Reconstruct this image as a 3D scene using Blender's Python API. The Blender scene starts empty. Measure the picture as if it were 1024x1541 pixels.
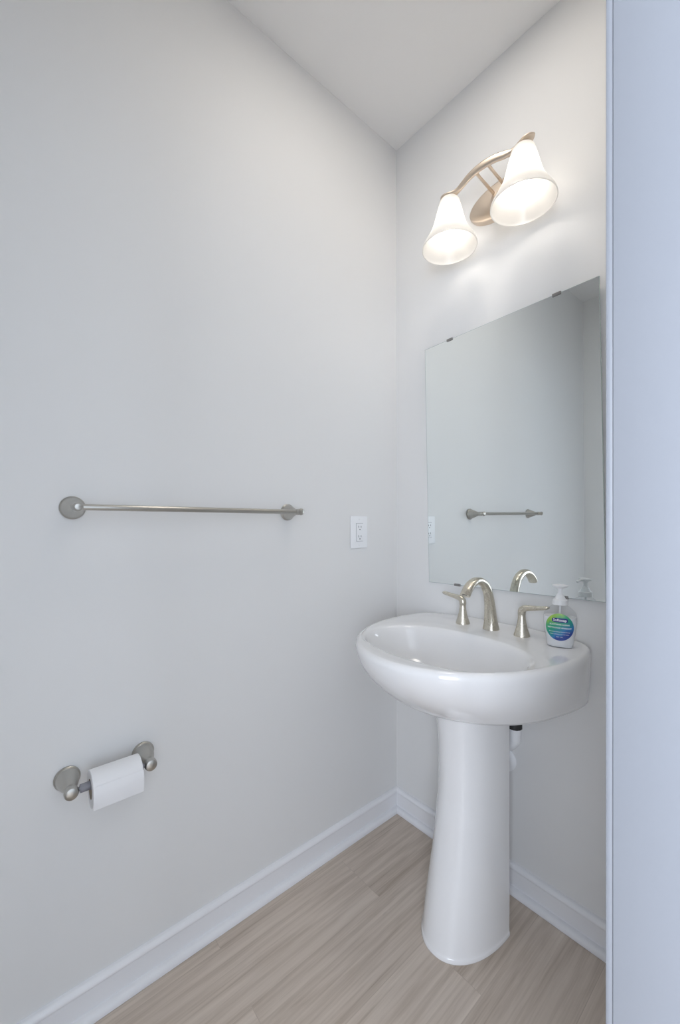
import bpy, bmesh, math
from mathutils import Vector, Matrix

PI = math.pi
S = bpy.context.scene
COL = S.collection

# ------------------------------------------------------------------ camera
cd = bpy.data.cameras.new('camera')
cam = bpy.data.objects.new('camera', cd)
COL.objects.link(cam)
S.camera = cam
cd.sensor_fit = 'HORIZONTAL'
cd.sensor_width = 36.0
cd.lens = 613.78 * 36.0 / 1024.0
cd.shift_x = 0.0
cd.shift_y = 17.27 / 1024.0
cd.clip_start = 0.01
YAW, PITCH, ROLL = 0.8633, -0.0003, 0.0003
fw = Vector((math.cos(YAW) * math.cos(PITCH), math.sin(YAW) * math.cos(PITCH), math.sin(PITCH)))
rt = Vector((math.sin(YAW), -math.cos(YAW), 0.0))
up = rt.cross(fw)
R3 = Matrix((rt, up, -fw)).transposed()
cam.matrix_world = Matrix.Translation((-1.287, -1.1417, 1.1869)) @ R3.to_4x4()

# ------------------------------------------------------------------ colour management, world
S.view_settings.view_transform = 'Standard'
S.view_settings.look = 'None'
S.view_settings.gamma = 1.0
S.view_settings.use_curve_mapping = False
S.view_settings.exposure = 0.0
w = bpy.data.worlds.new('sky')
S.world = w
w.use_nodes = True
bg = w.node_tree.nodes['Background']
bg.inputs['Color'].default_value = (0.72, 0.84, 1.0, 1)
bg.inputs['Strength'].default_value = 1.0

# ------------------------------------------------------------------ lights
HALL_WINDOW_W = 9
HALL_SIDE_FILL_W = 66
ROOM_FILL_W = 2.9
HALL_FILL_W = 1
BULB = 10.8


def area_light(name, loc, direction, sx, sy, power, color):
    l = bpy.data.lights.new(name, 'AREA')
    l.shape = 'RECTANGLE'
    l.size, l.size_y, l.energy, l.color = sx, sy, power, color
    o = bpy.data.objects.new(name, l)
    o.location = loc
    o.rotation_euler = Vector(direction).to_track_quat('-Z', 'Y').to_euler()
    COL.objects.link(o)
    return o


# daylight through the hall window, plus three unseen fill lights added to even the brightness
area_light('hall_daylight', (-1.1, -2.72, 1.35), (0, 1, 0), 1.7, 1.5, HALL_WINDOW_W, (0.70, 0.83, 1.0))
area_light('hall_side_fill', (-2.66, -1.9, 1.35), (1, 0.15, 0), 1.3, 1.5, HALL_SIDE_FILL_W, (0.82, 0.885, 1.0))  # unseen side fill, added to brighten the mirror wall
area_light('room_overhead_fill', (-0.50, -0.58, 2.735), (0, 0, -1), 0.30, 0.30, ROOM_FILL_W, (1.0, 0.93, 0.85))  # no known fixture; overhead fill added to lift the floor and mirror wall
area_light('hall_overhead_fill', (-1.25, -1.95, 2.70), (0, 0, -1), 0.35, 0.35, HALL_FILL_W, (1.0, 0.95, 0.88))  # unseen extra fill added in the hall


# ------------------------------------------------------------------ helpers
def mat(name, color=(0.8, 0.8, 0.8), rough=0.5, metallic=0.0, **kw):
    m = bpy.data.materials.new(name)
    m.use_nodes = True
    b = m.node_tree.nodes['Principled BSDF']
    b.inputs['Base Color'].default_value = (*color, 1)
    b.inputs['Roughness'].default_value = rough
    b.inputs['Metallic'].default_value = metallic
    for k, v in kw.items():
        b.inputs[k.replace('_', ' ')].default_value = v
    return m


def nodes(m):
    return m.node_tree.nodes, m.node_tree.links, m.node_tree.nodes['Principled BSDF']


def link_obj(name, me, material=None, parent=None):
    o = bpy.data.objects.new(name, me)
    COL.objects.link(o)
    if material:
        me.materials.append(material)
    if parent:
        o.parent = parent
    return o


def obj(name, bm, material=None, parent=None, smooth=35):
    bmesh.ops.recalc_face_normals(bm, faces=bm.faces)
    me = bpy.data.meshes.new(name)
    bm.to_mesh(me)
    bm.free()
    if smooth:
        me.shade_smooth()
        me.set_sharp_from_angle(angle=math.radians(smooth))
    return link_obj(name, me, material, parent)


def struct(name, bm, material, smooth=35):
    o = obj(name, bm, material, None, smooth)
    o['kind'] = 'structure'
    return o


def thing(name, label, cat, loc=(0, 0, 0), group=None):
    o = bpy.data.objects.new(name, None)
    COL.objects.link(o)
    o.location = loc
    o.empty_display_size = 0.05
    o['label'] = label
    o['category'] = cat
    if group:
        o['group'] = group
    return o


def box(bm, x0, x1, y0, y1, z0, z1, bevel=0.0, seg=2):
    r = bmesh.ops.create_cube(bm, size=1.0)
    vs = r['verts']
    for v in vs:
        v.co = Vector((x0 + (v.co.x + .5) * (x1 - x0), y0 + (v.co.y + .5) * (y1 - y0), z0 + (v.co.z + .5) * (z1 - z0)))
    if bevel:
        es = list({e for v in vs for e in v.link_edges})
        bmesh.ops.bevel(bm, geom=es, offset=bevel, segments=seg, affect='EDGES', profile=0.5)
    return vs


def new():
    return bmesh.new()


def rings(bm, ring_list, cap0=True, cap1=True, closed=True):
    """loft a list of rings (lists of points, equal length)"""
    vr = [[bm.verts.new(p) for p in r] for r in ring_list]
    n = len(vr[0])
    for a, b in zip(vr, vr[1:]):
        for i in range(n if closed else n - 1):
            j = (i + 1) % n
            try:
                bm.faces.new((a[i], a[j], b[j], b[i]))
            except ValueError:
                pass
    if cap0:
        bm.faces.new(list(reversed(vr[0])))
    if cap1:
        bm.faces.new(vr[-1])
    return vr


def lathe(bm, prof, origin, axis, n=48, cap0=True, cap1=True):
    """prof = [(distance along axis, radius)]"""
    axis = Vector(axis).normalized()
    origin = Vector(origin)
    a = axis.orthogonal().normalized()
    b = axis.cross(a)
    rl = []
    for t, r in prof:
        r = max(r, 0.00005)
        rl.append([origin + axis * t + (a * math.cos(2 * PI * i / n) + b * math.sin(2 * PI * i / n)) * r for i in range(n)])
    return rings(bm, rl, cap0, cap1)


def catmull(pts, sub=8):
    """pts: list of tuples; smooth interpolation through them"""
    P = [Vector(p) if len(p) <= 4 else p for p in pts]
    P = [tuple(p) for p in P]
    out = []
    n = len(P)
    for i in range(n - 1):
        p0 = P[max(i - 1, 0)]
        p1, p2 = P[i], P[i + 1]
        p3 = P[min(i + 2, n - 1)]
        for k in range(sub):
            t = k / sub
            out.append(tuple(0.5 * ((2 * b) + (-a + c) * t + (2 * a - 5 * b + 4 * c - d) * t * t + (-a + 3 * b - 3 * c + d) * t ** 3)
                             for a, b, c, d in zip(p0, p1, p2, p3)))
    out.append(P[-1])
    return out


def sweep(bm, pts, side, n=24, cap=True, power=2.0, sub=6):
    """pts = [(x,y,z, half_width_along_side, half_thickness)]; smooth tube of superelliptic section"""
    side = Vector(side).normalized()
    pp = catmull(pts, sub)
    rl = []
    for i, p in enumerate(pp):
        a = Vector(pp[max(i - 1, 0)][:3])
        b = Vector(pp[min(i + 1, len(pp) - 1)][:3])
        t = (b - a).normalized()
        s = (side - t * side.dot(t)).normalized()
        u = t.cross(s)
        r = []
        for k in range(n):
            an = 2 * PI * k / n
            c, q = math.cos(an), math.sin(an)
            r.append(Vector(p[:3]) + s * (math.copysign(abs(c) ** (2 / power), c) * max(p[3], 2e-5))
                     + u * (math.copysign(abs(q) ** (2 / power), q) * max(p[4], 2e-5)))
        rl.append(r)
    rings(bm, rl, cap, cap)


def smoothstep(a, b, x):
    t = min(1, max(0, (x - a) / (b - a)))
    return t * t * (3 - 2 * t)


# ------------------------------------------------------------------ materials
def wall_paint(name, color, bump=0.02):
    m = mat(name, color, 0.62)
    N, L, b = nodes(m)
    tc = N.new('ShaderNodeTexCoord')
    nz = N.new('ShaderNodeTexNoise')
    nz.inputs['Scale'].default_value = 260
    nz.inputs['Detail'].default_value = 3
    bp = N.new('ShaderNodeBump')
    bp.inputs['Strength'].default_value = bump
    bp.inputs['Distance'].default_value = 0.002
    L.new(tc.outputs['Object'], nz.inputs['Vector'])
    L.new(nz.outputs['Fac'], bp.inputs['Height'])
    L.new(bp.outputs['Normal'], b.inputs['Normal'])
    return m


M_WALL = wall_paint('wall_paint', (0.84, 0.84, 0.835))
M_CEIL = wall_paint('ceiling_paint', (0.92, 0.915, 0.91))
M_TRIM = mat('white_semigloss_trim', (0.90, 0.905, 0.93), 0.35)
M_JAMB = mat('door_frame_paint_shaded', (0.305, 0.32, 0.352), 0.4)  # white trim darkened and blued: dimmer, cooler light put into the colour
M_PORC = mat('white_porcelain', (0.91, 0.91, 0.915), 0.12, Coat_Weight=0.5, Coat_Roughness=0.05)
M_PLASTIC = mat('white_plastic', (0.93, 0.945, 0.965), 0.35)
M_DARK = mat('dark_slot', (0.05, 0.05, 0.055), 0.6)
M_BLACK = mat('black_rubber', (0.02, 0.02, 0.02), 0.5)


def brushed(name, color, rough=0.3, axis='Z'):
    m = mat(name, color, rough, 1.0)
    N, L, b = nodes(m)
    tc = N.new('ShaderNodeTexCoord')
    nz = N.new('ShaderNodeTexNoise')
    nz.inputs['Scale'].default_value = 400
    nz.inputs['Detail'].default_value = 4
    mr = N.new('ShaderNodeMapRange')
    mr.inputs['To Min'].default_value = rough - 0.05
    mr.inputs['To Max'].default_value = rough + 0.08
    L.new(tc.outputs['Object'], nz.inputs['Vector'])
    L.new(nz.outputs['Fac'], mr.inputs['Value'])
    L.new(mr.outputs['Result'], b.inputs['Roughness'])
    tg = N.new('ShaderNodeTangent')
    tg.direction_type = 'RADIAL'
    tg.axis = axis
    L.new(tg.outputs[0], b.inputs['Tangent'])
    b.inputs['Anisotropic'].default_value = 0.75
    return m


M_NICKEL = brushed('brushed_nickel_post', (0.50, 0.485, 0.45), 0.30, 'Y')
M_NICKEL_BAR = brushed('brushed_nickel_bar', (0.52, 0.505, 0.47), 0.30, 'X')
M_FAUCET = brushed('warm_brushed_nickel', (0.66, 0.62, 0.53), 0.27)
M_SCONCE = brushed('champagne_nickel', (0.70, 0.60, 0.50), 0.33)
M_GREY = mat('grey_plastic', (0.25, 0.25, 0.28), 0.35)
M_PAPER = mat('toilet_paper', (0.92, 0.92, 0.93), 0.95)
M_CARD = mat('cardboard', (0.45, 0.38, 0.30), 0.9)
M_CLIP = mat('mirror_clip_metal', (0.34, 0.33, 0.32), 0.3, 1.0)
M_GLASS_EDGE = mat('mirror_glass_edge', (0.45, 0.52, 0.50), 0.15)

# mirror face: silvered glass, faintly green
M_MIRROR = mat('mirror_silver', (0.90, 0.94, 0.94), 0.0, 1.0)

# frosted glass of the lamp shades
M_SHADE = bpy.data.materials.new('frosted_glass')
M_SHADE.use_nodes = True
N, L = M_SHADE.node_tree.nodes, M_SHADE.node_tree.links
N.clear()
out = N.new('ShaderNodeOutputMaterial')
tr = N.new('ShaderNodeBsdfTranslucent')
tr.inputs['Color'].default_value = (0.93, 0.92, 0.90, 1)
df = N.new('ShaderNodeBsdfDiffuse')
df.inputs['Color'].default_value = (0.90, 0.88, 0.85, 1)
gl = N.new('ShaderNodeBsdfGlossy')
gl.inputs['Roughness'].default_value = 0.25
mx = N.new('ShaderNodeMixShader')
mx.inputs[0].default_value = 0.36
mx2 = N.new('ShaderNodeMixShader')
mx2.inputs[0].default_value = 0.05
L.new(tr.outputs[0], mx.inputs[1])
L.new(df.outputs[0], mx.inputs[2])
L.new(mx.outputs[0], mx2.inputs[1])
L.new(gl.outputs[0], mx2.inputs[2])
L.new(mx2.outputs[0], out.inputs[0])

M_BULB = bpy.data.materials.new('lit_bulb')
M_BULB.use_nodes = True
N, L, b = nodes(M_BULB)
b.inputs['Base Color'].default_value = (1, 1, 1, 1)
b.inputs['Emission Color'].default_value = (1.0, 0.94, 0.87, 1)
b.inputs['Emission Strength'].default_value = BULB

# oak plank vinyl floor, planks run along X
M_FLOOR = mat('oak_plank_vinyl', (0.4, 0.33, 0.27), 0.42)
N, L, b = nodes(M_FLOOR)
tc = N.new('ShaderNodeTexCoord')
mp = N.new('ShaderNodeMapping')
mp.inputs['Location'].default_value = (0.35, 0.06, 0)
L.new(tc.outputs['Object'], mp.inputs['Vector'])
br = N.new('ShaderNodeTexBrick')
br.offset = 0.37
br.inputs['Color1'].default_value = (0.0, 0.0, 0.0, 1)
br.inputs['Color2'].default_value = (1, 1, 1, 1)
br.inputs['Mortar'].default_value = (0.5, 0.5, 0.5, 1)
br.inputs['Scale'].default_value = 1.0
br.inputs['Mortar Size'].default_value = 0.0007
br.inputs['Mortar Smooth'].default_value = 0.2
br.inputs['Brick Width'].default_value = 1.22
br.inputs['Row Height'].default_value = 0.178
L.new(mp.outputs[0], br.inputs['Vector'])
# per-plank shift of the grain
sep = N.new('ShaderNodeSeparateColor')
L.new(br.outputs['Color'], sep.inputs[0])
sh = N.new('ShaderNodeCombineXYZ')
mu = N.new('ShaderNodeMath'); mu.operation = 'MULTIPLY'; mu.inputs[1].default_value = 7.3
L.new(sep.outputs[0], mu.inputs[0])
L.new(mu.outputs[0], sh.inputs['X'])
L.new(mu.outputs[0], sh.inputs['Z'])
ad = N.new('ShaderNodeVectorMath'); ad.operation = 'ADD'
L.new(mp.outputs[0], ad.inputs[0]); L.new(sh.outputs[0], ad.inputs[1])


def stretch_noise(scale_vec, scale, detail, distort=0.0, rough=0.6):
    m2 = N.new('ShaderNodeMapping')
    m2.inputs['Scale'].default_value = scale_vec
    L.new(ad.outputs[0], m2.inputs['Vector'])
    nz = N.new('ShaderNodeTexNoise')
    nz.inputs['Scale'].default_value = scale
    nz.inputs['Detail'].default_value = detail
    nz.inputs['Roughness'].default_value = rough
    nz.inputs['Distortion'].default_value = distort
    L.new(m2.outputs[0], nz.inputs['Vector'])
    return nz


n_fine = stretch_noise((0.28, 15, 1), 7, 9, 0.0, 0.7)
n_mid = stretch_noise((0.5, 6.5, 1), 3.4, 6, 0.7)
n_big = stretch_noise((0.7, 2.2, 1), 1.7, 2, 0.4)
# cathedral rings
wm = N.new('ShaderNodeMapping'); wm.inputs['Scale'].default_value = (0.30, 1.0, 1)
L.new(ad.outputs[0], wm.inputs['Vector'])
wv = N.new('ShaderNodeTexWave')
wv.wave_type = 'BANDS'; wv.bands_direction = 'Y'
wv.inputs['Scale'].default_value = 9.0
wv.inputs['Distortion'].default_value = 7.0
wv.inputs['Detail'].default_value = 3.0
wv.inputs['Detail Scale'].default_value = 1.6
L.new(wm.outputs[0], wv.inputs['Vector'])


def mathn(op, a, bval):
    n = N.new('ShaderNodeMath'); n.operation = op
    for i, v in enumerate((a, bval)):
        if isinstance(v, (int, float)):
            n.inputs[i].default_value = v
        else:
            L.new(v, n.inputs[i])
    return n.outputs[0]


s = mathn('MULTIPLY', n_fine.outputs['Fac'], 0.58)
s = mathn('ADD', s, mathn('MULTIPLY', n_mid.outputs['Fac'], 0.55))
s = mathn('ADD', s, mathn('MULTIPLY', n_big.outputs['Fac'], 0.22))
s = mathn('ADD', s, mathn('MULTIPLY', wv.outputs['Fac'], 0.055))
s = mathn('ADD', s, mathn('MULTIPLY', sep.outputs[0], 0.05))
cr = N.new('ShaderNodeValToRGB')
e = cr.color_ramp.elements
e[0].position = 0.54; e[0].color = (0.43, 0.345, 0.27, 1)
e[1].position = 0.95; e[1].color = (0.76, 0.665, 0.57, 1)
q = e.new(0.66); q.color = (0.565, 0.475, 0.392, 1)
q = e.new(0.77); q.color = (0.66, 0.565, 0.478, 1)
L.new(s, cr.inputs[0])
# small knots
kn = stretch_noise((1.2, 3.0, 1), 5.5, 1, 0.0)
kr = N.new('ShaderNodeMapRange')
kr.inputs['From Min'].default_value = 0.735; kr.inputs['From Max'].default_value = 0.79
L.new(kn.outputs['Fac'], kr.inputs['Value'])
mk = N.new('ShaderNodeMix'); mk.data_type = 'RGBA'
mk.inputs['B'].default_value = (0.16, 0.12, 0.09, 1)
L.new(mathn('MULTIPLY', kr.outputs[0], 0.6), mk.inputs['Factor'])
L.new(cr.outputs[0], mk.inputs['A'])
# seams
ms = N.new('ShaderNodeMix'); ms.data_type = 'RGBA'
ms.inputs['B'].default_value = (0.37, 0.295, 0.235, 1)
L.new(mathn('MULTIPLY', br.outputs['Fac'], 0.35), ms.inputs['Factor'])
L.new(mk.outputs['Result'], ms.inputs['A'])
L.new(ms.outputs['Result'], b.inputs['Base Color'])
bp = N.new('ShaderNodeBump')
bp.inputs['Strength'].default_value = 0.12
bp.inputs['Distance'].default_value = 0.001
L.new(n_fine.outputs['Fac'], bp.inputs['Height'])
L.new(bp.outputs['Normal'], b.inputs['Normal'])

# ------------------------------------------------------------------ the room
H = 2.743
XB = -1.99          # back wall
YF = -1.021          # inner face of the wall with the doorway
DT = 0.13           # its thickness
YH = -2.65          # far wall of the hall
HX0, HX1 = -2.6, 0.9
JX = -0.85          # right jamb face
JL = -1.66          # left jamb face
DH = 2.06
T = 0.1

bm = new(); box(bm, HX0 - T, HX1 + T, YH - T, 0.0 + T, -T, 0.0)
struct('floor', bm, M_FLOOR, 0)
bm = new(); box(bm, XB - T, T, YF - DT, T, H, H + T)
struct('ceiling', bm, M_CEIL, 0)
bm = new(); box(bm, XB - T, T, 0, T, 0, H)
struct('wall_left', bm, M_WALL, 0)
bm = new(); box(bm, 0, T, YF, 0, 0, H)
struct('wall_right', bm, M_WALL, 0)
bm = new(); box(bm, XB - T, XB, YF, 0, 0, H)
struct('wall_back', bm, M_WALL, 0)
bm = new()
box(bm, JX + 0.018, HX1, YF - DT, YF, 0, H)
box(bm, HX0, JL - 0.018, YF - DT, YF, 0, H)
box(bm, JL - 0.018, JX + 0.018, YF - DT, YF, DH + 0.018, H)
struct('wall_front', bm, M_WALL, 0)

# hall outside the doorway, where the camera stands
bm = new(); box(bm, HX0 - T, HX1 + T, YH - T, YF - DT, H, H + T)
struct('ceiling_hall', bm, M_CEIL, 0)
bm = new()
box(bm, HX0 - T, HX0, YH - T, YF - DT, 0, 0.6)
box(bm, HX0 - T, HX0, YH - T, YF - DT, 2.1, H)
box(bm, HX0 - T, HX0, -1.25, YF - DT, 0.6, 2.1)
box(bm, HX0 - T, HX0, YH - T, -2.55, 0.6, 2.1)
struct('wall_hall_back', bm, M_WALL, 0)
bm = new(); box(bm, HX1, HX1 + T, YH - T, YF - DT, 0, H)
struct('wall_hall_right', bm, M_WALL, 0)
bm = new()
WX0, WX1, WZ0, WZ1 = -1.95, -0.25, 0.6, 2.1
box(bm, HX0, WX0, YH - T, YH, 0, H)
box(bm, WX1, HX1, YH - T, YH, 0, H)
box(bm, WX0, WX1, YH - T, YH, 0, WZ0)
box(bm, WX0, WX1, YH - T, YH, WZ1, H)
struct('wall_hall_front', bm, M_WALL, 0)
bm = new()
for a, b_, c, d in ((WX0, WX1, WZ0, WZ0 + .05), (WX0, WX1, WZ1 - .05, WZ1), (WX0, WX0 + .05, WZ0 + .05, WZ1 - .05), (WX1 - .05, WX1, WZ0 + .05, WZ1 - .05)):
    box(bm, a, b_, YH - 0.06, YH + 0.012, c, d, 0.003)
struct('window_1', bm, M_TRIM, 0)

# door frame: jambs, head, stop and room-side casing
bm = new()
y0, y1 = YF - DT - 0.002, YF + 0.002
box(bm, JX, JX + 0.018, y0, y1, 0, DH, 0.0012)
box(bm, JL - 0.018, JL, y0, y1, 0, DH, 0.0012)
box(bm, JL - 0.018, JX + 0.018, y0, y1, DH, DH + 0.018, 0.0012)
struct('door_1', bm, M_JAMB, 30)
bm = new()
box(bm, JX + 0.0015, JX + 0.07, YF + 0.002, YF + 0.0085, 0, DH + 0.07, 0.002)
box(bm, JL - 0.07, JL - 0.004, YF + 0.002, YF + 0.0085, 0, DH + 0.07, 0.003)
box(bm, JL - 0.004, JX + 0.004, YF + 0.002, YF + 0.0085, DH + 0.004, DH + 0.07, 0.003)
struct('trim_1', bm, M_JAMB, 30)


# baseboards: board with a raised top bead, shoe moulding at the foot
BASE_PROF = [(0.0, 0.001), (0.0276, 0.001), (0.0276, 0.006), (0.0262, 0.012), (0.0230, 0.0170), (0.0180, 0.0198), (0.0105, 0.0205),
             (0.0105, 0.0705), (0.0125, 0.0720), (0.0145, 0.0745), (0.0145, 0.0790), (0.0125, 0.0835), (0.0090, 0.0870), (0.0060, 0.0895), (0.0, 0.0900)]


def baseboard(name, p0, p1, inward):
    """profile extruded from p0 to p1 (xy), inward = unit vector into the room"""
    bm = new()
    p0, p1, n = Vector((*p0, 0)), Vector((*p1, 0)), Vector((*inward, 0))
    d = (p1 - p0).normalized()
    rl = []
    for P, sgn in ((p0, 1), (p1, -1)):
        rl.append([P + n * a + d * a * sgn * 1.0 + Vector((0, 0, z)) for a, z in BASE_PROF])
    rings(bm, rl)
    return struct(name, bm, M_TRIM, 40)


baseboard('baseboard_left', (XB, -0.0002), (0, -0.0002), (0, -1))
baseboard('baseboard_right', (-0.0002, 0), (-0.0002, YF), (-1, 0))
baseboard('baseboard_back', (XB + 0.0002, YF), (XB + 0.0002, 0), (1, 0))
baseboard('baseboard_front', (0, YF + .0002), (JX + 0.07, YF + .0002), (0, 1))

# ------------------------------------------------------------------ pedestal sink
YS = -0.456
sink = thing('pedestal_sink', 'white porcelain pedestal sink with a wide oval bowl against the wall below the mirror', 'sink', (-0.16, YS, 0))
NS = 160


def outline_point(ang):
    """sink plan outline, polar about (-0.30, YS)"""
    cx, cy = -0.30, YS
    dx, dy = math.cos(ang), math.sin(ang)
    # march to the boundary
    lo, hi = 0.0, 0.7

    def inside(x, y):
        yy = abs(y - YS)
        if x > -0.004:
            return False
        if x < -0.19:
            return ((x + 0.19) / 0.37) ** 2 + (yy / 0.305) ** 2 < 1
        wdt = 0.305 - 0.030 * ((x + 0.19) / 0.19) ** 2
        r = 0.055
        if x > -0.004 - r:
            k = (x + 0.004 + r) / r
            wdt -= r * (1 - math.sqrt(max(0, 1 - k * k)))
        return yy < wdt
    for _ in range(40):
        mid = (lo + hi) / 2
        if inside(cx + dx * mid, cy + dy * mid):
            lo = mid
        else:
            hi = mid
    return cx + dx * lo, cy + dy * lo


ANG = []
for i in range(NS):
    ANG.append(2 * PI * i / NS)
OUT = [outline_point(a) for a in ANG]
BC = (-0.335, YS)


def basin_pt(a, k=1.0):
    # ellipse about BC, slightly squarer than an ellipse
    c, s_ = math.cos(a), math.sin(a)
    ax, ay = 0.161, 0.247
    n = 2.2
    r = 1 / ((abs(c) / ax) ** n + (abs(s_) / ay) ** n) ** (1 / n)
    return BC[0] + c * r * k, BC[1] + s_ * r * k


def deck_lift(x, y):
    return 0.009 * smoothstep(-0.05, -0.012, x) * (1 - smoothstep(0.10, 0.24, abs(y - YS)))


def out_ring(sx, sy, z, inset=0.0):
    r = []
    for (x, y), a in zip(OUT, ANG):
        sye = sy + (1 - sy) * 0.75 * smoothstep(-0.30, -0.02, x)
        px, py = x * sx, YS + (y - YS) * sye
        if inset:
            d = Vector((px + 0.30, py - YS))
            k = max(0, 1 - inset / d.length)
            px, py = -0.30 + d.x * k, YS + d.y * k
            px = min(px, -0.004 - inset * 0.5)
        r.append(Vector((px, py, z + (deck_lift(px, py) if z > 0.83 else 0))))
    return r


def blend_ring(t, z):
    r = []
    for (x, y), a in zip(OUT, ANG):
        d = Vector((x + 0.30, y - YS)); k = 1 - 0.014 / d.length
        ox, oy = -0.30 + d.x * k, YS + d.y * k
        ox = min(ox, -0.011)
        ix, iy = basin_pt(a, 1.03)
        px, py = ox + (ix - ox) * t, oy + (iy - oy) * t
        r.append(Vector((px, py, z + deck_lift(px, py))))
    return r


def in_ring(k, z):
    return [Vector((*basin_pt(a, k), z)) for a in ANG]


bm = new()
RL = []
# underside, from the pedestal outwards to the lower lip
RL.append([Vector((-0.20 + (p.x + 0.20) * 0.30, YS + (p.y - YS) * 0.30, 0.696)) for p in out_ring(0.79, 0.87, 0.70)])
RL.append([Vector((-0.20 + (p.x + 0.20) * 0.90, YS + (p.y - YS) * 0.93, 0.703)) for p in out_ring(0.79, 0.87, 0.70)])
RL.append(out_ring(0.778, 0.862, 0.698))
for k in range(0, 15):
    z = 0.700 + 0.135 * k / 14
    t = (0.845 - z) / 0.145
    RL.append(out_ring(1 - 0.205 * t ** 1.9, 1 - 0.128 * t ** 1.9, z))
RL.append(out_ring(1, 1, 0.8425, 0.0015))
RL.append(out_ring(1, 1, 0.8485, 0.0055))
RL.append(out_ring(1, 1, 0.8515, 0.0105))
RL.append(blend_ring(0.0, 0.8520))
RL.append(blend_ring(0.35, 0.8510))
RL.append(blend_ring(0.75, 0.8500))
RL.append(blend_ring(1.0, 0.8490))
RL.append(in_ring(1.005, 0.8478))
RL.append(in_ring(0.985, 0.8452))
RL.append(in_ring(0.965, 0.8405))
RL.append(in_ring(0.945, 0.833))
RL.append(in_ring(0.92, 0.82))
RL.append(in_ring(0.89, 0.803))
RL.append(in_ring(0.84, 0.781))
RL.append(in_ring(0.76, 0.759))
RL.append(in_ring(0.68, 0.745))
RL.append(in_ring(0.60, 0.7340))
RL.append(in_ring(0.42, 0.7240))
RL.append(in_ring(0.25, 0.7190))
RL.append(in_ring(0.12, 0.7150))
rings(bm, RL)
basin = obj('basin', bm, M_PORC, sink, 40)
basin.location = (0.16, -YS, 0)
bm = new()
lathe(bm, [(0.0, 0.030), (0.003, 0.030), (0.004, 0.026), (0.0035, 0.018), (0.006, 0.017), (0.009, 0.012), (0.010, 0.0)], (BC[0], BC[1], 0.7145), (0, 0, 1))
dr = obj('drain', bm, M_FAUCET, basin)

PED = [(0.0, .112, -.155, .2076), (0.004, .1135, -.1555, .2095), (0.012, .113, -.155, .2085), (0.02, .1110, -.154, .2065), (0.06, .1095, -.150, .2030),
       (0.12, .107, -.145, .1955), (0.25, .101, -.134, .1760), (0.33, .0985, -.129, .1690), (0.41, .096, -.124, .1650), (0.53, .096, -.124, .1660), (0.62, .099, -.130, .1685),
       (0.699, .103, -.138, .1675)]
bm = new()
RL = []
for z, a, xb, b_ in catmull(PED, 4):
    r = []
    K = 48
    for i in range(K + 1):
        an = -PI / 2 + PI * i / K
        n = 2.15
        c, s_ = math.cos(an), math.sin(an)
        r.append(Vector((xb - b_ * abs(c) ** (2 / n), YS + a * math.copysign(abs(s_) ** (2 / n), s_), z)))
    # hollow back, thick porcelain walls
    for i in range(K + 1):
        an = PI / 2 - PI * i / K
        c, s_ = math.cos(an), math.sin(an)
        r.append(Vector((xb - (b_ - 0.014) * abs(c), YS + (a - 0.012) * s_, z)))
    RL.append(r)
rings(bm, RL)
ped = obj('pedestal', bm, M_PORC, sink, 50)
ped.location = (0.16, -YS, 0)

# drain pipes seen behind the pedestal
trap = thing('drain_trap', 'white plastic drain trap and wall flange behind the sink pedestal', 'pipe', (0, -0.47, 0.415))


def at_trap(o):
    o.location = (0, 0.47, -0.415)
    return o


bm = new()
R = 0.0185
sweep(bm, [(-0.150, YS, 0.690, R, R), (-0.150, YS, 0.640, R, R), (-0.140, -0.465, 0.615, R, R), (-0.110, -0.490, 0.600, R, R), (-0.075, -0.515, 0.598, R, R),
           (-0.055, -0.528, 0.588, R, R), (-0.050, -0.531, 0.565, R, R), (-0.050, -0.531, 0.535, R, R), (-0.049, -0.528, 0.512, R, R), (-0.046, -0.512, 0.492, R, R),
           (-0.040, -0.492, 0.478, R, R), (-0.034, -0.478, 0.455, R, R), (-0.024, -0.472, 0.428, R, R), (0.0, -0.472, 0.415, R, R)], (0.5, -0.86, 0), 24, True, 2.0, 6)
at_trap(obj('pipe', bm, M_PLASTIC, trap))
bm = new()
lathe(bm, [(0, 0.0195), (0.002, 0.0225), (0.020, 0.0225), (0.024, 0.0200)], (-0.050, -0.531, 0.551), (0, 0, 1), 12)
at_trap(obj('slip_nut', bm, M_BLACK, trap))
bm = new()
lathe(bm, [(0, 0.041), (0.003, 0.041), (0.009, 0.036), (0.014, 0.026), (0.016, 0.018)], (-0.0005, -0.472, 0.415), (-1, 0, 0), 40)
at_trap(obj('wall_flange', bm, M_PLASTIC, trap))

# ------------------------------------------------------------------ faucet
YFA = -0.468
XF = -0.081
ZD = 0.8505
faucet = thing('faucet', 'brushed nickel widespread faucet with curved spout and two lever handles on the sink', 'faucet', (XF, YFA, ZD))


def at_f(o):
    o.location = (-XF, -YFA, -ZD)
    return o


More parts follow.
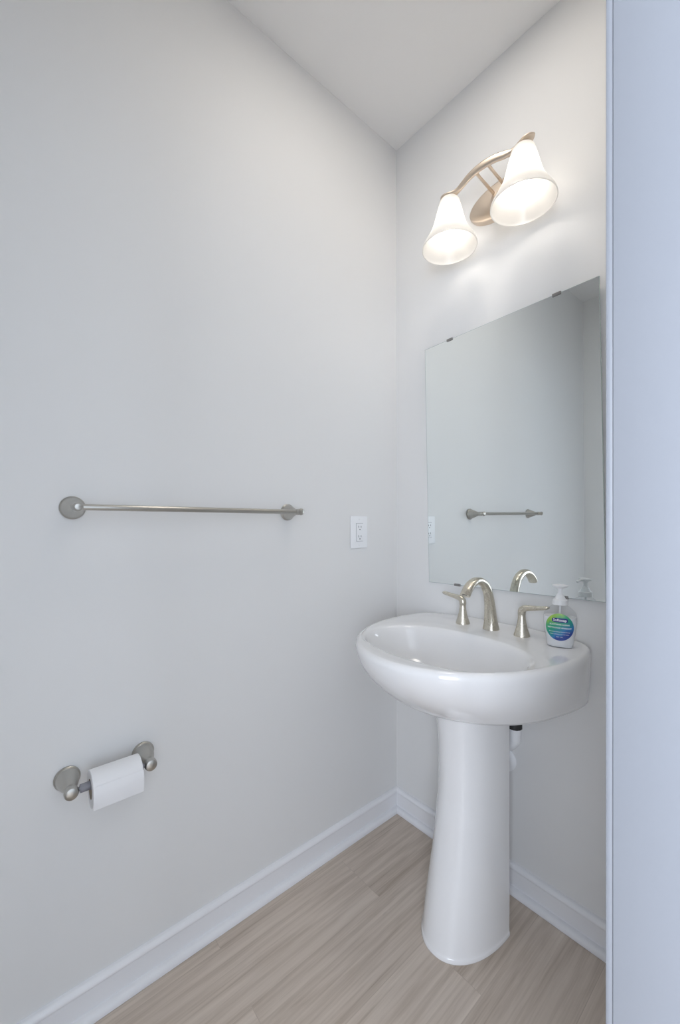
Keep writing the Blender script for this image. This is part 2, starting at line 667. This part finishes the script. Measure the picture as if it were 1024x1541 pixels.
bm = new()
sweep(bm, [(-.078, YFA, ZD - .001, .0245, .0245), (-.078, YFA, ZD + .003, .0243, .0243), (-.079, YFA, ZD + .020, .0208, .0208), (-.082, YFA, ZD + .050, .0176, .0176),
           (-.087, YFA, ZD + .085, .0155, .0150), (-.096, YFA, ZD + .115, .0145, .0135), (-.113, YFA, ZD + .141, .0140, .0127), (-.140, YFA, ZD + .157, .0143, .0118),
           (-.168, YFA, ZD + .161, .0149, .0108), (-.194, YFA, ZD + .153, .0155, .0104), (-.214, YFA, ZD + .138, .0160, .0102), (-.226, YFA, ZD + .123, .0162, .0100)],
      (0, 1, 0), 32, True, 2.3, 6)
spout = at_f(obj('spout', bm, M_FAUCET, faucet))
bm = new()
lathe(bm, [(0.0, .0085), (0.004, .0085), (0.0045, .006), (0.003, .005)], (-.2235, YFA, ZD + .1265), (-0.5, 0, -0.86), 24)
obj('aerator', bm, M_DARK, spout)
for sgn in (1, -1):
    yh = YFA + sgn * 0.1005
    bm = new()
    lathe(bm, [(-.0005, .0225), (.003, .0228), (.006, .0218), (.014, .0192), (.026, .0155), (.040, .0125), (.052, .0108), (.060, .0103), (.0615, .0094), (.0625, .0094)],
          (XF, yh, ZD), (0, 0, 1), 40)
    hb = at_f(obj('handle_base', bm, M_FAUCET, faucet))
    bm = new()
    z0 = ZD + .0625
    k = sgn
    sweep(bm, [(XF, yh, z0, .0103, .0103), (XF, yh + k * .0, z0 + .008, .0106, .0108), (XF, yh + k * .002, z0 + .0155, .0104, .0108), (XF, yh + k * .010, z0 + .0215, .0100, .0095),
               (XF, yh + k * .026, z0 + .0245, .0095, .0078), (XF, yh + k * .050, z0 + .0280, .0095, .0063), (XF, yh + k * .070, z0 + .0315, .0092, .0053),
               (XF, yh + k * .077, z0 + .0328, .0070, .0030), (XF, yh + k * .079, z0 + .0332, .0020, .0010)], (1, 0, 0), 28, True, 2.4, 6)
    obj('lever', bm, M_FAUCET, hb)

# ------------------------------------------------------------------ mirror
MN = Vector((-1, 0.012, -0.009)).normalized()
MU = Vector((-0.012, -1, 0)).normalized()      # rightwards as seen from the room
MU = (MU - MN * MU.dot(MN)).normalized()
MW = MU.cross(MN) * -1
if MW.z < 0:
    MW = -MW
ra = math.radians(0.9)
U2 = MU * math.cos(ra) + MW * math.sin(ra)
W2 = -MU * math.sin(ra) + MW * math.cos(ra)
MC = Vector((-0.0135, -0.461, 1.416)) + MU * 0.002 - MW * 0.0025
MWID, MHEI = 0.597, 0.895
mirror = thing('wall_mirror', 'frameless rectangular mirror clipped to the wall above the sink', 'mirror', MC)
mrot = Matrix((U2, W2, U2.cross(W2))).transposed()
if mrot.col[2].dot(MN) < 0:
    pass
mirror.rotation_euler = mrot.to_euler()     # local x right, y up, z out of the wall
bm = new(); box(bm, -MWID / 2, MWID / 2, -MHEI / 2, MHEI / 2, -0.005, -0.0003, 0.0)
obj('glass_pane', bm, M_GLASS_EDGE, mirror, 0)
bm = new()
hw, hh = MWID / 2 - 0.0012, MHEI / 2 - 0.0012
vs = [bm.verts.new((a, b_, 0.0)) for a, b_ in ((-hw, -hh), (hw, -hh), (hw, hh), (-hw, hh))]
f = bm.faces.new(vs)
r = bmesh.ops.extrude_face_region(bm, geom=[f])
for v in r['geom']:
    if isinstance(v, bmesh.types.BMVert):
        v.co.z -= 0.0008
obj('silvered_face', bm, M_MIRROR, mirror, 0)
for cx, top in ((-0.185, 1), (0.187, 1), (-0.172, -1), (0.19, -1)):
    bm = new()
    yy = top * MHEI / 2
    a, b_ = sorted((yy - top * 0.0055, yy + top * 0.0030))
    box(bm, cx - 0.012, cx + 0.012, a, b_, 0.0006, 0.0030, 0.0006)
    a, b_ = sorted((yy + top * 0.0005, yy + top * 0.0030))
    box(bm, cx - 0.012, cx + 0.012, a, b_, -0.0075, 0.0020, 0.0004)
    obj('clip', bm, M_CLIP, mirror, 30)

# ------------------------------------------------------------------ soap bottle
SB = Vector((-0.103, -0.685, 0.8512))
soap = thing('soap_bottle', 'clear pump bottle of hand soap with a round green and blue label on the sink', 'soap', SB)
dirc = Vector((-1.287, -1.1417, 0)) - Vector((SB.x, SB.y, 0))
soap.rotation_euler = (0, 0, math.atan2(dirc.y, dirc.x) + PI / 2 - 0.06)   # local -y faces the room
BP = [(0.0000, .0290, .0175), (0.0015, .0315, .0200), (0.006, .0330, .0215), (0.030, .0360, .0232), (0.060, .0402, .0246), (0.078, .0410, .0248), (0.090, .0388, .0240),
      (0.100, .0325, .0220), (0.108, .0235, .0190), (0.112, .0170, .0160), (0.1155, .0150, .0150)]
BPS = catmull(BP, 5)


def body_wd(z):
    for a, b_ in zip(BPS, BPS[1:]):
        if a[0] <= z <= b_[0]:
            t = (z - a[0]) / max(1e-9, b_[0] - a[0])
            return a[1] + (b_[1] - a[1]) * t, a[2] + (b_[2] - a[2]) * t
    return BPS[-1][1:]


def sect(wd, dp, z, n=56, p=2.5):
    r = []
    for i in range(n):
        a = 2 * PI * i / n
        c, s_ = math.cos(a), math.sin(a)
        r.append(Vector((math.copysign(abs(c) ** (2 / p), c) * wd, math.copysign(abs(s_) ** (2 / p), s_) * dp, z)))
    return r


M_BOTTLE = bpy.data.materials.new('clear_bottle_plastic')
M_BOTTLE.use_nodes = True
N, L = M_BOTTLE.node_tree.nodes, M_BOTTLE.node_tree.links
N.clear()
out = N.new('ShaderNodeOutputMaterial')
tp_ = N.new('ShaderNodeBsdfTransparent'); tp_.inputs['Color'].default_value = (0.95, 0.955, 0.96, 1)
gs_ = N.new('ShaderNodeBsdfGlossy'); gs_.inputs['Roughness'].default_value = 0.06
fr_ = N.new('ShaderNodeLayerWeight'); fr_.inputs['Blend'].default_value = 0.06
mi_ = N.new('ShaderNodeMixShader')
fm_ = N.new('ShaderNodeMath'); fm_.operation = 'MINIMUM'; fm_.inputs[1].default_value = 0.10
L.new(fr_.outputs['Fresnel'], fm_.inputs[0])
L.new(fm_.outputs[0], mi_.inputs[0]); L.new(tp_.outputs[0], mi_.inputs[1]); L.new(gs_.outputs[0], mi_.inputs[2])
L.new(mi_.outputs[0], out.inputs[0])
M_SOAP = mat('pearly_soap', (0.86, 0.87, 0.88), 0.35)
M_PUMP = mat('white_pump_plastic', (0.90, 0.91, 0.92), 0.28)
bm = new(); rings(bm, [sect(w_, d_, z) for z, w_, d_ in BPS])
obj('bottle_body', bm, M_BOTTLE, soap)
bm = new()
rings(bm, [sect(w_ - .0014, d_ - .0014, z + (0.0014 if z < .0014 else 0)) for z, w_, d_ in BPS if z < 0.082] + [sect(body_wd(.082)[0] - .0014, body_wd(.082)[1] - .0014, .0822)])
obj('liquid_soap', bm, M_SOAP, soap)
bm = new(); lathe(bm, [(0.084, .0028), (0.114, .0028)], (0, 0, 0), (0, 0, 1), 12)
obj('dip_tube', bm, M_PUMP, soap)
bm = new()
lathe(bm, [(0.1135, .0180), (0.1145, .0188), (0.1265, .0184), (0.1280, .0170), (0.1290, .0140), (0.1350, .0115), (0.1400, .0085), (0.1440, .0065)], (0, 0, 0), (0, 0, 1), 40)
obj('collar', bm, M_PUMP, soap)
bm = new()
lathe(bm, [(0.142, .0052), (0.1545, .0054), (0.1580, .0080), (0.1605, .0130), (0.1630, .0185), (0.1655, .0205), (0.1672, .0195), (0.1690, .0110), (0.1697, 0)], (0, 0, 0), (0, 0, 1), 36)
for v in bm.verts:
    if v.co.z > 0.1578:
        v.co.y *= 0.62
sweep(bm, [(0.0, .004, .1625, .0050, .0040), (0, .018, .1635, .0045, .0036), (0, .030, .1615, .0040, .0030), (0, .034, .1590, .0034, .0026)], (1, 0, 0), 16, True, 2.0, 4)
obj('pump_head', bm, M_PUMP, soap)

LZ = 0.0565   # label centre height


def on_body(u, v, off):
    z = LZ + v
    wd, dp = body_wd(z)
    k = min(0.999, abs(u) / wd)
    return Vector((u, -dp * (1 - k ** 2.5) ** (1 / 2.5) - off, z))


def disc_patch(bm, ru, rv, off, cu=0, cv=0, p=2.0, nr=10, na=56):
    c = bm.verts.new(on_body(cu, cv, off))
    prev = None
    for i in range(1, nr + 1):
        ring = []
        for j in range(na):
            a = 2 * PI * j / na
            cc, ss = math.cos(a), math.sin(a)
            ring.append(bm.verts.new(on_body(cu + math.copysign(abs(cc) ** (2 / p), cc) * ru * i / nr, cv + math.copysign(abs(ss) ** (2 / p), ss) * rv * i / nr, off)))
        for j in range(na):
            k = (j + 1) % na
            if prev:
                bm.faces.new((prev[j], prev[k], ring[k], ring[j]))
            else:
                bm.faces.new((c, ring[k], ring[j]))
        prev = ring


M_LABEL = mat('soap_label_print', (0.1, 0.5, 0.3), 0.35)
N, L, b = nodes(M_LABEL)
tc = N.new('ShaderNodeTexCoord')
sx = N.new('ShaderNodeSeparateXYZ'); L.new(tc.outputs['Generated'], sx.inputs[0])
nz = N.new('ShaderNodeTexNoise'); nz.inputs['Scale'].default_value = 4.0; nz.inputs['Detail'].default_value = 4
L.new(tc.outputs['Generated'], nz.inputs['Vector'])
a1 = mathn('MULTIPLY', sx.outputs['Z'], 0.72)
a1 = mathn('SUBTRACT', a1, mathn('MULTIPLY', sx.outputs['X'], 0.42))
a1 = mathn('ADD', a1, mathn('MULTIPLY', nz.outputs['Fac'], 0.30))
rp = N.new('ShaderNodeValToRGB')
e = rp.color_ramp.elements
e[0].position = 0.02; e[0].color = (0.03, 0.07, 0.32, 1)
e[1].position = 0.80; e[1].color = (0.50, 0.66, 0.10, 1)
for pos, c in ((0.12, (0.04, 0.22, 0.50, 1)), (0.25, (0.03, 0.30, 0.30, 1)), (0.38, (0.03, 0.36, 0.22, 1)), (0.50, (0.06, 0.42, 0.20, 1)), (0.62, (0.28, 0.55, 0.10, 1))):
    q = e.new(pos); q.color = c
L.new(a1, rp.inputs[0]); L.new(rp.outputs[0], b.inputs['Base Color'])
M_NAVY = mat('navy_print', (0.012, 0.022, 0.22), 0.35)
M_WHITEINK = mat('white_print', (0.90, 0.92, 0.93), 0.4)
bm = new(); disc_patch(bm, 0.0335, 0.0365, 0.0006)
label = obj('label', bm, M_LABEL, soap, 0)
bm = new(); disc_patch(bm, 0.0190, 0.0058, 0.0010, 0.001, 0.0188, 5.0, 6, 56)
obj('brand_badge', bm, M_NAVY, label, 0)


def text_on_label(txt, size, cu, cv, off=0.0014, width=None, bold=0.0):
    c = bpy.data.curves.new('lettering', 'FONT')
    c.body = txt
    c.size = size
    c.align_x = 'CENTER'; c.align_y = 'CENTER'
    c.resolution_u = 2
    c.offset = bold
    t = bpy.data.objects.new('text_tmp', c)
    COL.objects.link(t)
    dg = bpy.context.evaluated_depsgraph_get()
    dg.update()
    me = bpy.data.meshes.new_from_object(t.evaluated_get(dg))
    bpy.data.objects.remove(t)
    xs = [v.co.x for v in me.vertices]
    k = 1.0 if width is None else width / (max(xs) - min(xs))
    for v in me.vertices:
        v.co = on_body(cu + v.co.x * k, cv + v.co.y, off)
    me.materials.clear()
    return link_obj('lettering', me, M_WHITEINK, label)


text_on_label('Softsoap', 0.0098, 0.001, 0.0190, 0.0015, 0.0325, 0.00022)
text_on_label('SOOTHING CLEAN', 0.0056, 0.0, 0.0070, 0.0012, 0.047, 0.00012)
text_on_label('NETTOYAGE APAISANT', 0.0056, 0.0, -0.0020, 0.0012, 0.057, 0.00012)
text_on_label('Moisturizing Hand Soap', 0.0040, 0.0, -0.0125, 0.0012, 0.050)
text_on_label('Savon hydratant pour les mains', 0.0036, 0.0, -0.0190, 0.0012, 0.044)
text_on_label('221 mL', 0.0036, 0.0, -0.0265, 0.0012, 0.016)

# ------------------------------------------------------------------ electrical outlet
outlet = thing('wall_outlet', 'white duplex outlet in a rectangular cover plate on the left wall', 'outlet', (-0.218, 0, 1.153))
bm = new()
box(bm, -0.0435, 0.0435, -0.0065, -0.0002, -0.062, 0.062, 0.0035, 3)
obj('cover_plate', bm, M_PLASTIC, outlet)
bm = new()
box(bm, -0.0175, 0.0175, -0.0068, -0.0050, -0.0345, 0.0345)
gap = obj('receptacle_gap', bm, M_GREY, outlet, 0)
bm = new()
box(bm, -0.0165, 0.0165, -0.0088, -0.0050, -0.0335, 0.0335, 0.001)
rec = obj('receptacle', bm, M_PLASTIC, outlet)
for zc in (0.018, -0.018):
    for x0, hh_ in ((-0.0065, .0042), (0.0062, .0034)):
        bm = new()
        box(bm, x0 - .0009, x0 + .0009, -0.0092, -0.0080, zc + .003 - hh_, zc + .003 + hh_)
        obj('slot', bm, M_DARK, rec, 0)
    bm = new()
    lathe(bm, [(0, .0024), (0.0012, .0024)], (0, -0.0080, zc - 0.0075), (0, -1, 0), 16)
    obj('ground_hole', bm, M_DARK, rec)
for zc in (0.0485, -0.0485):
    bm = new()
    lathe(bm, [(0, .0032), (0.0012, .0030), (0.0016, .0022)], (0, -0.0062, zc), (0, -1, 0), 20)
    obj('screw', bm, M_PLASTIC, outlet)

# ------------------------------------------------------------------ towel bar
TZ = 1.2235
tb = thing('towel_bar', 'long brushed nickel towel bar on two round posts across the left wall', 'towel bar', (-0.842, 0, TZ))
POST = [(0.0002, .0255), (0.0030, .0270), (0.0060, .0268), (0.0080, .0240), (0.0100, .0232), (0.0200, .0205), (0.0330, .0155), (0.0450, .0108), (0.0510, .0090),
        (0.0530, .0098), (0.0690, .0098), (0.0710, .0082), (0.0735, .0078), (0.0760, .0095), (0.0800, .0108), (0.0845, .0100), (0.0880, .0065), (0.0890, 0.0)]
for x in (-0.300, 0.300):
    bm = new(); lathe(bm, POST, (x, 0, 0), (0, -1, 0), 48)
    obj('post', bm, M_NICKEL, tb)
bm = new(); lathe(bm, [(0, .0072), (0.600, .0072)], (-0.300, -0.061, 0), (1, 0, 0), 28)
obj('bar', bm, M_NICKEL_BAR, tb)

# ------------------------------------------------------------------ toilet paper holder and roll
HZ = 0.592
tp = thing('toilet_paper_holder', 'brushed nickel two-post toilet paper holder low on the left wall', 'toilet paper holder', (-1.0705, 0, HZ))
TPOST = [(0.0002, .0250), (0.0025, .0268), (0.0060, .0270), (0.0085, .0252), (0.0095, .0238), (0.0200, .0224), (0.0330, .0192), (0.0450, .0152), (0.0540, .0120), (0.0575, .0108),
         (0.0600, .0108), (0.0630, .0132), (0.0690, .0145), (0.0760, .0143), (0.0800, .0128), (0.0815, .0105), (0.0822, 0.0)]
for x in (-0.0825, 0.0825):
    bm = new(); lathe(bm, TPOST, (x, 0, 0), (0, -1, 0), 48)
    obj('post', bm, M_NICKEL, tp)
bm = new()
lathe(bm, [(-0.074, .0050), (-0.066, .0050), (-0.0655, .0092), (-0.046, .0092), (-0.0455, .0105), (0.0455, .0105), (0.046, .0092), (0.0655, .0092), (0.066, .0050), (0.074, .0050)],
      (0, -0.068, 0), (1, 0, 0), 32)
obj('roller', bm, M_GREY, tp)

roll = thing('toilet_paper_roll', 'white roll of toilet paper on the low nickel holder', 'toilet paper', (-1.0645, -0.068, HZ))
ROFF = -0.0095   # the roll hangs on the roller: its core rests on top of it
RR, RI = 0.0405, 0.0205
bm = new()
RL = []
n = 72
for x, r_ in ((-0.052, RI + .0012), (-0.052, RR - .001), (-0.0510, RR), (0.0510, RR), (0.052, RR - .001), (0.052, RI + .0012)):
    RL.append([Vector((x, r_ * math.cos(2 * PI * i / n), ROFF + r_ * math.sin(2 * PI * i / n))) for i in range(n)])
rings(bm, RL, False, False)
vs0 = [v for v in bm.verts]
for i in range(n):
    j = (i + 1) % n
    bm.faces.new((vs0[i], vs0[5 * n + i], vs0[5 * n + j], vs0[j]))
obj('paper', bm, M_PAPER, roll)
bm = new()
RL = []
for x, r_ in ((-0.0518, RI), (-0.0518, RI + .0012), (0.0518, RI + .0012), (0.0518, RI), (-0.0518, RI)):
    RL.append([Vector((x, r_ * math.cos(2 * PI * i / n), ROFF + r_ * math.sin(2 * PI * i / n))) for i in range(n)])
rings(bm, RL, False, False)
obj('cardboard_core', bm, M_CARD, roll)
# loose end of the paper hanging down the front
bm = new()
path = []
for k in range(12):
    a = math.radians(150 + k * 30 / 11)
    path.append((math.cos(a) * (RR + .0008), ROFF + math.sin(a) * (RR + .0008)))
ye, ze = path[-1]
for k in range(1, 9):
    path.append((ye + 0.0040 * (k / 8) ** 2, ze - 0.0300 * k / 8))
r0 = [[Vector((x, p[0], p[1])) for p in path] + [Vector((x, p[0] - 0.0005, p[1])) for p in reversed(path)] for x in (-0.0515, 0.0515)]
rings(bm, r0)
obj('loose_sheet', bm, M_PAPER, roll)

# ------------------------------------------------------------------ vanity light
YV = -0.466
XV = -0.120
sc = thing('vanity_light', 'two-lamp wall light with arched nickel bar and frosted bell shades above the mirror', 'wall light', (0, YV, 2.255))


def at_v(o):
    o.location = (0, -YV, -2.255)
    return o


bm = new()
RL = []
for xx, k in ((-0.0003, 0.0), (-0.015, 0.0), (-0.019, 0.0008), (-0.022, 0.0035), (-0.0235, 0.008)):
    RL.append([Vector((xx, YV + math.cos(2 * PI * i / 72) * (0.112 - k), 2.255 + math.sin(2 * PI * i / 72) * (0.058 - k))) for i in range(72)])
rings(bm, RL)
at_v(obj('back_plate', bm, M_SCONCE, sc))
bm = new()
BAR = []
for yy, xx, zz, hz, hx in ((-0.158, -.120, 2.2895, .0008, .003), (-0.150, -.120, 2.2885, .0028, .013), (-0.138, -.120, 2.2860, .0040, .0185), (-0.122, -.120, 2.2830, .0050, .0170),
                           (-0.105, -.121, 2.2800, .0065, .0110), (-0.090, -.123, 2.2795, .0080, .0070), (-0.070, -.127, 2.2830, .0112, .0055), (-0.040, -.133, 2.2880, .0122, .0052),
                           (0.0, -.136, 2.2900, .0125, .0052)):
    BAR.append((yy, xx, zz, hz, hx))
BAR2 = BAR + [(-a, b_, c, d, f_) for a, b_, c, d, f_ in reversed(BAR[:-1])]
sweep(bm, [(b_, YV + a, c, d, f_) for a, b_, c, d, f_ in BAR2], (0, 0, 1), 24, True, 3.0, 6)
at_v(obj('arched_bar', bm, M_SCONCE, sc))
for k in (-1, 1):
    bm = new()
    sweep(bm, [(-0.1330, YV + k * .020, 2.2875, .0052, .0052), (-0.10, YV + k * .020, 2.2850, .0044, .0044), (-0.0225, YV + k * .020, 2.2800, .0052, .0052)], (0, 1, 0), 16, True, 2.0, 6)
    at_v(obj('strut', bm, M_SCONCE, sc))
bm = new()
lathe(bm, [(0, .0065), (0.004, .0065), (0.008, .0045), (0.010, .0)], (-0.0232, YV, 2.270), (-1, 0, 0), 24)
at_v(obj('cap_screw', bm, M_SCONCE, sc))

SH = [(0.0, .0130), (0.003, .0235), (0.008, .0300), (0.016, .0335), (0.040, .0400), (0.070, .0475), (0.095, .0550), (0.115, .0640), (0.135, .0755), (0.150, .0845), (0.160, .0890), (0.1660, .0900)]
SHS = catmull(SH, 4)
for k in (1, -1):
    ys = YV + k * 0.1245
    zt = 2.2745
    bm = new()
    th = 0.003
    prof = [(t, r_) for t, r_ in SHS] + [(0.1672, .0885)] + [(max(t, th), max(r_ - th, .001)) for t, r_ in reversed(SHS)]
    lathe(bm, prof, (XV, ys, zt), (0, 0, -1), 64)
    shade = at_v(obj('lamp_shade', bm, M_SHADE, sc))
    bm = new()
    lathe(bm, [(0.0, .0150), (0.030, .0150), (0.034, .0120), (0.040, .0120)], (XV, ys, zt - .0035), (0, 0, -1), 32)
    at_v(obj('lamp_socket', bm, M_PLASTIC, sc))
    bm = new()
    lathe(bm, [(0.040, .0100), (0.052, .0120), (0.070, .0165), (0.100, .0180), (0.130, .0178), (0.143, .0150), (0.150, .0090), (0.1525, 0.0)], (XV, ys, zt), (0, 0, -1), 32)
    at_v(obj('light_bulb', bm, M_BULB, sc))
    bm = new()
    lathe(bm, [(-0.0090, .0100), (0.0005, .0125)], (XV, ys, zt), (0, 0, -1), 28)
    at_v(obj('shade_cap', bm, M_SCONCE, sc))
